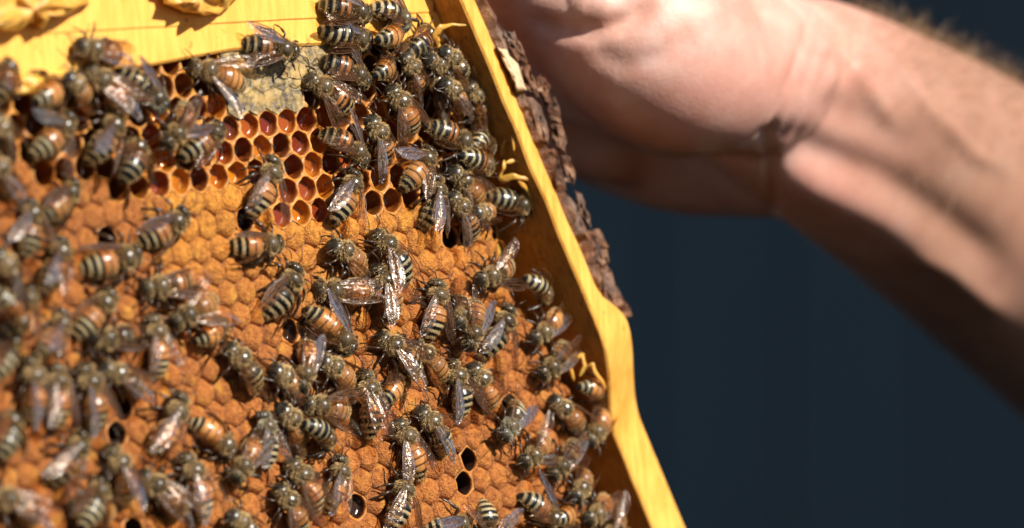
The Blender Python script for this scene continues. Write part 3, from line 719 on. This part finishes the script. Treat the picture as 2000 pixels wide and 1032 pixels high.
BEES = [  # head px, tail px, colouring, wing pose, extra lift (mm), label
(155,93,246,108,'o','o',1,'blurred orange bee facing left at the bottom edge of the yellow top bar'),
(170,132,267,225,'m','o',1,'bee with pink shining wings heading up to the bee on the top bar edge'),
(325,213,240,135,'d','f',.5,'silvery winged grey bee facing down right towards the upper left open cells',1),
(95,150,107,209,'o','n',0,'left one of two blurred bees head down in cells, black tail tips to the viewer'),
(143,150,170,205,'o','n',0,'right one of two blurred bees head down in cells beneath the top bar'),
(143,222,70,312,'m','w',.5,'blurred bee with one shining wing spread over the open cells at the far left'),
(232,215,180,325,'m','f',.5,'blurred bee head up beside the wing-spreading one among upper left open cells'),
(260,270,265,352,'m','n',0,'banded bee head down in a cell just above the topmost left capped cells'),
(330,292,372,192,'m','o',.5,'bee facing down left, its tail up by the orange pollen lump'),
(435,240,362,312,'m','f',0,'bee with a glassy wing over its back, left of the bright empty cells'),
(374,130,490,168,'o','u',0,'orange banded bee with raised brown wing left of the grey cappings'),
(586,100,466,85,'m','t',.5,'clear bee walking right on the yellow top bar towards another bee'),
(8,110,14,198,'m','o',0,'half cut off bee at the left picture edge level with the top bar'),
(-2,225,16,305,'d','f',0,'half cut off bee at the left picture edge beside the first open cells'),
(-14,300,32,398,'m','o',0,'half cut off bee with pink wing at the left edge above the brood'),
(150,352,93,435,'o','n',.5,'blurred orange bee heading up where open cells meet the capped brood at left'),
(60,385,60,505,'m','s',.5,'blurred bee with two shining patches on spread wings, far left'),
(122,462,92,575,'m','o',.5,'blurred head-up bee with bright folded wings beside the dark hole in the brood'),
(2,490,30,572,'d','o',1,'very blurred bee with white glint cut by the left edge at mid height'),
(60,560,18,655,'m','s',1.5,'very blurred large bee with broad white wing glare at the left edge'),
(368,412,270,485,'m','n',0,'bee with bare orange and cream banded back facing upper right on capped brood'),
(275,492,155,530,'m','n',0,'bee pointing right with its head by the tail of the orange and cream one'),
(280,568,385,548,'m','o',0,'bee facing left with pale pink wings, below the pair pointing right'),
(340,635,430,575,'o','s',1,'bee with long bright pink wings spread to the upper right'),
(440,625,398,670,'o','n',0,'bee head down with round glossy black tail towards the viewer'),
(222,566,150,662,'m','n',0,'blurred orange and cream bee heading up right, left of the small hole'),
(128,606,86,702,'o','o',.5,'blurred rusty orange bee heading up in the left crowd'),
(178,664,277,657,'d','o',.5,'sideways bee with one broad white wing glare in the left crowd'),
(300,612,318,744,'m','t',.5,'head-up bee with white folded wing and black tail tip left of the open brood'),
(206,712,288,775,'d','o',.5,'dark bee facing left with two star glints on its wings above two holes'),
(62,694,70,840,'m','o',.5,'leftmost of three blurred head-up bees with white wings in a row'),
(112,708,118,843,'m','f',.5,'middle of three blurred head-up bees with white wings in a row'),
(164,708,196,852,'m','f',.5,'rightmost of three blurred head-up bees with white wings, beside the holes'),
(14,800,26,892,'d','n',0,'blurred bee tail towards viewer, dark tip at the left edge near the bottom'),
(168,845,100,957,'m','f',.5,'blurred bee heading up right with grey pink glint, lower left'),
(217,868,262,1000,'m','o',.5,'blurred head-up bee with a long white wing right of the dark hole at lower left'),
(362,768,298,897,'o','f',.5,'large orange bee heading up with wing sheen between the two bare brood patches'),
(455,893,384,812,'o','n',0,'bee facing down right with black banded tail raised at upper left'),
(275,922,374,1016,'m','o',.5,'blurred bee facing up left with folded shining wings near the bottom edge'),
(364,882,412,1022,'m','f',1,'blurred head-up bee with big pink white wing glare near the bottom edge'),
(142,992,232,1006,'o','n',0,'furry backed blurred bee facing left at the bottom edge, lower left'),
(-20,960,92,1022,'m','o',0,'bee with white wing glare in the bottom left corner'),
(447,672,512,772,'d','n',0,'dark curved bee with cream bands right of the bare brood patch'),
(537,716,582,777,'o','n',0,'orange rumped bee tucked between the dark curved bee and the wing-up one'),
(594,762,604,652,'o','o',1.2,'head-down bee with glossy wings pointing straight up'),
(630,698,695,764,'o','n',.3,'orange and black banded bee facing up left with a furry raised shoulder'),
(693,688,602,600,'o','t',1.2,'bee facing down right with two splayed silver wings over an orange back'),
(741,651,830,740,'m','t',.8,'clear black-eyed bee facing left with two lit wings, in the centre'),
(811,667,882,752,'o','n',0,'orange banded bee half under its neighbours right of the centre pair'),
(714,721,731,864,'m','o',.8,'long head-up bee with a narrow lit wing down its back, lower centre'),
(772,721,768,787,'o','n',0,'short orange bee head down in a cell next to the long head-up one'),
(594,787,692,809,'o','t',.5,'bee facing left with clear wing tips fanned at its tail'),
(645,880,616,814,'d','n',0,'bee curled in a cell with shiny black tail pointing up'),
(553,791,594,880,'o','n',0,'plump orange bee with cream tail bands below the crossed pair'),
(516,803,530,918,'d','f',1,'pale winged head-up bee with a wide white sheen, lower centre left',1),
(462,938,506,850,'o','o',1,'head-down blurred bee whose wings lie over the pale winged one'),
(570,895,628,1012,'m','o',.5,'head-up bee with bright wing, left one of the pair near the bottom centre'),
(671,888,646,1012,'m','o',.5,'head-up bee with bright wing, right one of the pair left of the bottom hole'),
(547,946,600,1056,'m','t',.8,'bee cut by the bottom edge with a white wing glint, left of the pair'),
(455,1000,502,1062,'d','n',0,'dim bee cut by the bottom edge between blurred neighbours'),
(778,818,832,944,'o','l',.8,'orange bellied head-up bee with one dark wing held out to the right'),
(822,795,880,896,'d','r',.3,'black and cream banded bee with long brown wing, above the two round holes'),
(794,922,764,1046,'d','r',.5,'furry head-up bee with white banded back cut by the bottom edge'),
(925,1020,836,1036,'m','o',0,'bee lying sideways at the bottom edge, right of the furry head-up one'),
(960,1078,946,970,'d','w',.5,'head-down bee at the bottom edge with clear wings stuck out both ways'),
(555,474,447,486,'m','n',0,'clear orange and cream bee facing right, alone on the capped brood'),
(586,517,518,628,'d','n',0,'dark backed bee heading up right alone on capped brood in the centre'),
(540,304,495,428,'m','r',.5,'head-up furry bee on the border of bright open cells and brood'),
(698,331,658,438,'m','t',.5,'head-up bee with white wing glare at the right of the bright open cells'),
(650,475,718,532,'o','n',.2,'bee with glowing yellow collar and orange black abdomen, facing left in a cell'),
(733,449,808,558,'d','l',1.2,'black-eyed bee with grey banded back and one long wing spread right'),
(737,515,777,634,'o','s',1.4,'orange shouldered bee under the black-eyed one, two silver wings apart'),
(615,568,737,572,'o','o',0,'sideways bee facing left with a rusty lit wing along its back'),
(857,544,843,668,'m','t',.6,'head-up bee with two silver wings hanging, right of the centre group'),
(857,338,838,460,'d','o',.5,'head-up bee with a white lit wing strip above the large dark hole'),
(846,287,791,373,'o','u',.3,'plump orange striped bee with flat brown wing to the left'),
(728,229,757,330,'m','l',.5,'bee with a brown wing stuck out right and black cream tail'),
(722,318,631,246,'m','u',.6,'bee facing down right with raised wing, over the edge of open cells'),
(602,151,698,221,'m','l',.6,'bee with feelers out at the grey cappings, facing left'),
(725,163,629,108,'m','u',.4,'bee with sharp black tail to the left, third from the top in the tail-left column'),
(728,82,625,60,'d','f',.4,'second bee from the top with its tail over the yellow top bar'),
(728,28,627,8,'m','f',.4,'topmost bee with its tail to the left over the top bar'),
(800,50,735,6,'d','f',.5,'topmost dark bee with white wing glare facing down right',1),
(768,48,761,92,'o','n',0,'bee with round black tail tip to the viewer between the topmost ones'),
(748,108,760,154,'o','n',0,'orange bee with shiny black tail tip, below the round tailed one'),
(838,50,806,112,'m','n',.6,'black headed furry bee at the top by the yellow end bar'),
(764,170,818,268,'m','l',.6,'furry shouldered bee facing up left in the upper right crowd'),
(795,105,816,197,'m','f',.3,'rusty bee with lit wings just above the furry shouldered one'),
(832,132,884,226,'m','f',.5,'round grey backed bee with striped tail, high in the right crowd'),
(838,112,888,161,'d','n',0,'dark banded bee near the end bar in the top right crowd'),
(868,98,915,160,'d','n',-.3,'outermost dark bee at the shaded end bar near the top'),
(918,160,946,252,'o','f',0,'rusty outermost bee in the right crowd with dark glossy tail'),
(872,158,905,222,'m','o',.5,'bee with star white wing glint amid the upper right crowd'),
(924,292,837,240,'m','n',.5,'bee facing right with grey striped tail to the left, in the right crowd'),
(930,236,942,302,'d','n',-.3,'half hidden dark bee at the comb edge beside the shaded wood'),
(962,332,908,300,'m','n',.2,'bee with black round back beside the yellow wax bridges'),
(883,331,949,404,'o','l',.6,'bee with brown wing and banded tail facing up left, above the edge cells'),
(885,378,938,473,'m','l',.8,'bee with bright wing fanned right, its tail over the large dark hole'),
(1040,412,952,380,'d','n',.4,'rightmost upper bee with a pale furry head curled at the comb edge'),
(926,418,972,412,'m','n',0,'half hidden bee low in the right crowd beneath the fanned wing'),
(934,552,1012,511,'m','s',1,'bee facing left with glassy wings fanned toward the comb edge'),
(1072,592,1042,538,'d','n',-.2,'bee on the shaded wood with shiny black tail tip upward'),
(1042,668,1104,604,'o','o',1,'black-eyed bee facing down left with a long lit wing by the end bar'),
(903,640,896,568,'d','n',0,'striped bee half hidden behind two upright silver wings'),
(920,683,934,576,'o','t',1.4,'head-down bee with two silver wings standing upward'),
(1003,597,940,706,'d','r',.6,'large grey black banded bee heading up right with a pink wing at its side'),
(1055,739,1116,668,'m','o',.8,'bee facing down left with pearly wings, above the lone yellow wax ring'),
(1186,778,1144,746,'o','n',0,'bee with glossy black tail at the yellow wax ring by the end bar'),
(1079,777,1152,850,'m','n',.4,'bee facing up left on the comb edge beside the bright lower end bar'),
(1150,868,1186,796,'o','n',.4,'curved tan bee against the shaded wood, lower right'),
(986,858,1018,778,'d','t',1.2,'grey backed bee with bright upright wings right of the round holes',1),
(882,700,910,824,'d','t',.8,'long bee with two white wings pointing down, its tail near the round holes'),
(924,711,974,812,'m','t',.8,'round backed bee with mottled wings right beside the two white wings'),
(1020,908,1076,848,'m','s',.8,'bee facing down left with veined clear wings, lower right group'),
(1079,934,1136,856,'m','o',1,'bee with a long pearly wing facing down left at the comb edge'),
(1127,977,1148,908,'o','n',.4,'pale orange head-down bee at the comb edge near the bottom'),
(1100,1036,1022,960,'m','s',1,'head-down bee at the bottom edge with one wing standing up'),
(1094,990,1122,1024,'o','n',0,'dark banded orange bee between the standing wing and the edge'),
(1145,1020,1196,970,'o','o',.4,'blurred orange bee near the bottom right end of the comb'),
(1176,1062,1222,1000,'m','s',.4,'lowest right bee with two small wing tips showing at the bottom edge'),
(40,655,10,560,'m','f',0,'very blurred bee in the left edge crowd behind a glare'),
(28,640,4,745,'d','n',0,'murky blurred bee at the left edge below the white glare'),
(196,935,172,1032,'d','n',-.5,'dim bee in the shadow beside the dark hole at lower left'),
]
for b_ in BEES: bee(*b_[:7], label=b_[7], pale=(len(b_) > 8 and b_[8]))
print('bees', len(BEES))
# ------------------------------------------------------------ the beekeeper's hand and forearm
def loft(bm, secs, n=28):
    """secs: (centre, half-width across the picture, half-depth); closed smooth tube"""
    P0 = [s[0] for s in secs]; pts = []
    def cr(a, b, c, d, t): return .5 * ((2 * b) + (-a + c) * t + (2 * a - 5 * b + 4 * c - d) * t * t + (-a + 3 * b - 3 * c + d) * t ** 3)
    for i in range(len(secs) - 1):
        g = lambda k: secs[max(0, min(len(secs) - 1, k))]
        for s in range(8):
            t = s / 8; pts.append([cr(g(i - 1)[j], g(i)[j], g(i + 1)[j], g(i + 2)[j], t) for j in range(3)])
    pts.append(list(secs[-1]))
    rings = []
    for i, (c, a, b) in enumerate(pts):
        d = (pts[min(i + 1, len(pts) - 1)][0] - pts[max(0, i - 1)][0]).normalized()
        s = d.cross(Vector((0, 1, 0))).normalized(); q = s.cross(d)
        rings.append([bm.verts.new(c + s * math.cos(2 * math.pi * k / n) * a + q * math.sin(2 * math.pi * k / n) * b) for k in range(n)])
    for r1, r2 in zip(rings, rings[1:]):
        for k in range(n): bm.faces.new((r1[k], r1[(k + 1) % n], r2[(k + 1) % n], r2[k]))
    bm.faces.new(rings[0][::-1]); bm.faces.new(rings[-1])
def cap_ends(secs, r=.6):
    a, b = secs[0], secs[1]; c, d = secs[-1], secs[-2]
    e0 = (a[0] + (a[0] - b[0]).normalized() * min(a[1], a[2]) * r, a[1] * .45, a[2] * .45)
    e1 = (c[0] + (c[0] - d[0]).normalized() * min(c[1], c[2]) * r, c[1] * .45, c[2] * .45)
    return [e0] + secs + [e1]
def hand():
    bm = bmesh.new()
    # forearm
    loft(bm, [(P(2700, 1010, 1.13), .044, .038), (P(2350, 745, 1.06), .038, .034), (P(2050, 510, 1.0), .0335, .030), (P(1850, 368, .965), .0300, .026), (P(1690, 268, .935), .0268, .022), (P(1560, 200, .917), .0245, .0195), (P(1460, 160, .905), .0205, .018), (P(1350, 120, .900), .0160, .016)])
    # heel of the thumb: the bright bulge, nearer the camera
    loft(bm, cap_ends([(P(1530, 150, .898), .017, .015), (P(1420, 128, .884), .0195, .018), (P(1300, 96, .870), .0215, .0205), (P(1190, 46, .864), .0190, .0185), (P(1090, -22, .862), .0150, .014), (P(1010, -100, .860), .0125, .012)]))
    # thumb, reaching over the lug of the top bar, above the frame
    loft(bm, cap_ends([(P(1030, -80, .860), .0125, .012), (P(960, -170, .858), .0112, .0108), (P(890, -235, .855), .0108, .010), (P(810, -270, .852), .0102, .0088), (P(770, -280, .851), .0075, .006)]))
    # palm and outer heel, behind and below, in its own shade
    loft(bm, cap_ends([(P(1560, 215, .935), .024, .019), (P(1450, 205, .950), .0262, .021), (P(1330, 200, .958), .0262, .021), (P(1220, 185, .962), .0235, .020), (P(1130, 150, .955), .021, .018), (P(1060, 90, .946), .020, .015)]))
    loft(bm, cap_ends([(P(1420, 110, .915), .024, .016), (P(1280, 60, .920), .027, .016), (P(1130, -40, .925), .030, .015), (P(1040, -140, .925), .030, .013)]))
    # four fingers curled round behind the frame
    for i, (x, y, l) in enumerate(((1100, 262, .86), (1075, 165, 1.0), (1045, 66, 1.05), (1000, -30, .95))):
        b = P(x, y, .950); r = .0088 - (.001 if i == 0 else 0)
        k1 = b + Vector((-.020 * l, .012, .006)); k2 = k1 + Vector((-.022 * l, .004, .004)); k3 = k2 + Vector((-.017 * l, -.007, .001)); k4 = k3 + Vector((-.010 * l, -.008, 0))
        loft(bm, cap_ends([(b + Vector((.016, -.002, -.004)), r * 1.1, r), (b, r * 1.08, r), (k1, r * 1.1, r * 1.04), (k1.lerp(k2, .5), r * .96, r * .92), (k2, r, r * .96), (k3, r * .9, r * .86), (k4, r * .7, r * .62)]), 16)
    me = bpy.data.meshes.new('h'); bm.to_mesh(me); bm.free()
    o = bpy.data.objects.new('tmp', me); COL.objects.link(o)
    rm = o.modifiers.new('r', 'REMESH'); rm.mode = 'VOXEL'; rm.voxel_size = .0016
    sm = o.modifiers.new('s', 'SMOOTH'); sm.iterations = 14; sm.factor = .6
    dg = bpy.context.evaluated_depsgraph_get(); dg.update()
    m2 = bpy.data.meshes.new_from_object(o.evaluated_get(dg)); bpy.data.objects.remove(o)
    n = len(m2.vertices); co = np.empty(n * 3); m2.vertices.foreach_get('co', co); co = co.reshape(-1, 3)
    no = np.array([v.normal[:] for v in m2.vertices])
    px = 1000 + FPX * co[:, 0] / co[:, 1]; py = 516 - FPX * (co[:, 2] - CAMZ) / co[:, 1]
    front = np.clip(-no[:, 1] * 1.6 + .35, 0, 1)
    def dist(line):                              # distance to a polyline in the picture, with the place along it
        best = np.full(n, 1e9); al = np.zeros(n); tot = 0
        for (x0, y0), (x1, y1) in zip(line, line[1:]):
            l = math.hypot(x1 - x0, y1 - y0); t = np.clip(((px - x0) * (x1 - x0) + (py - y0) * (y1 - y0)) / l / l, 0, 1)
            d = np.hypot(px - x0 - t * (x1 - x0), py - y0 - t * (y1 - y0)); m = d < best; best[m] = d[m]; al[m] = tot + t[m] * l; tot += l
        return best, al / tot
    def groove(line, amp, wid, taper=True):
        d, a = dist(line); f = np.exp(-(d / wid) ** 2) * front
        if taper: f = f * np.clip(np.minimum(a, 1 - a) * 6, .15, 1)
        return (f * amp)[:, None] * no
    co2 = co.copy()
    co2 += groove([(1490, 330), (1600, 372), (1720, 430), (1860, 530), (2000, 650)], .0018, 40)       # tendon ridge
    co2 += groove([(1500, 268), (1600, 300), (1720, 345), (1850, 430), (1980, 540)], -.0018, 38)      # valley above it
    co2 += groove([(1600, 120), (1760, 190), (1900, 280)], .0018, 60)
    co2 += groove([(1580, 190), (1700, 240), (1800, 300)], -.0009, 40)
    for dx, a in ((0, -.0013), (26, -.0008), (58, -.0006), (90, -.0005)):                              # wrist creases
        co2 += groove([(1590 + dx, 20), (1560 + dx, 120), (1520 + dx, 230), (1498 + dx * .7, 300)], a, 9)
    co2 += groove([(1498, 262), (1506, 330), (1508, 440)], -.0016, 9)
    co2 += groove([(1380, 300), (1450, 305), (1500, 268), (1530, 262)], -.0016, 16)
    co2 += groove([(1020, 30), (1080, 58), (1160, 62), (1230, 40), (1290, -5)], -.0020, 17)            # crease below the thumb joint
    co2 += groove([(1660, 60), (1740, 120), (1800, 210), (1900, 300), (1990, 340)], .0011, 13)          # veins
    co2 += groove([(1560, 60), (1640, 110), (1700, 190), (1760, 260)], .0008, 12)
    co2 += groove([(1760, 480), (1850, 520), (1960, 610)], .0009, 15)
    co2 += groove([(1140, 90), (1220, 130), (1300, 110), (1370, 60)], -.0007, 22)
    co2 += groove([(1110, 10), (1200, 0)], .0016, 34)
    m2.vertices.foreach_set('co', co2.reshape(-1)); m2.update()
    m2.polygons.foreach_set('use_smooth', [True] * len(m2.polygons))
    fattr(m2, 'tan', list(np.clip((px - 1560) / 260, 0, 1) * .85))  # forearm tan, deepened to paint in shade where the arm turns away
    m2.materials.clear()
    root = link('person', None, label="beekeeper's bare left hand and forearm gripping the frame by its upper end", cat='person')
    root.location = P(2000, 500, 1.0); bpy.context.view_layer.update()
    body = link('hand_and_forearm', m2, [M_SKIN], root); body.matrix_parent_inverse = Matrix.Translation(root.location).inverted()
    # dark speck on the thumb's heel
    # hairs on the forearm
    q = random.Random(9); m2.calc_loop_triangles(); vs, fs = [], []
    tris = m2.loop_triangles; cands = []
    V = m2.vertices
    for t in tris:
        c = (V[t.vertices[0]].co + V[t.vertices[1]].co + V[t.vertices[2]].co) / 3; x, y = pix(c)
        if x > 1560 and x < 2250 and t.normal.y < .45 and y < 900 and (t.normal.z > .05 or y < 330 + (x - 1560) * .3): cands.append((c, t.normal.copy(), x, y))
    axis = (P(2050, 510, 1.0) - P(1560, 205, .917)).normalized()
    done = 0
    while done < 4200:
        c, nn, x, y = cands[q.randrange(len(cands))]
        dens = smooth(1560, 1800, x) * (1 if nn.z > .1 or (y < 420) else .25)
        if nn.z < -.1: dens *= .1
        if q.random() > dens: continue
        done += 1
        L = q.uniform(.003, .0085); lean = (axis * -1 * q.uniform(-.2, .6) + Vector((0, 0, -1)) * q.uniform(.1, 1.0) + nn * q.uniform(.35, 1.0) + Vector((q.gauss(0, .3), q.gauss(0, .3), q.gauss(0, .3)))).normalized()
        c = c + Vector((q.gauss(0, .0006), 0, q.gauss(0, .0006)))
        sd = lean.cross(Vector((0, 1, 0))).normalized() * .000026; b = c + lean * L * .5 + nn * .0008; e = c + lean * L - Vector((0, 0, .001)) * q.random()
        k = len(vs); vs += [c - sd, c + sd, b + sd * .8, b - sd * .8, e]; fs += [(k, k + 1, k + 2, k + 3), (k + 3, k + 2, k + 4)]
    h = link('arm_hair', mesh(vs, fs, False), [M_HAIR], root, kind='stuff'); h.matrix_parent_inverse = Matrix.Translation(root.location).inverted()
hand()
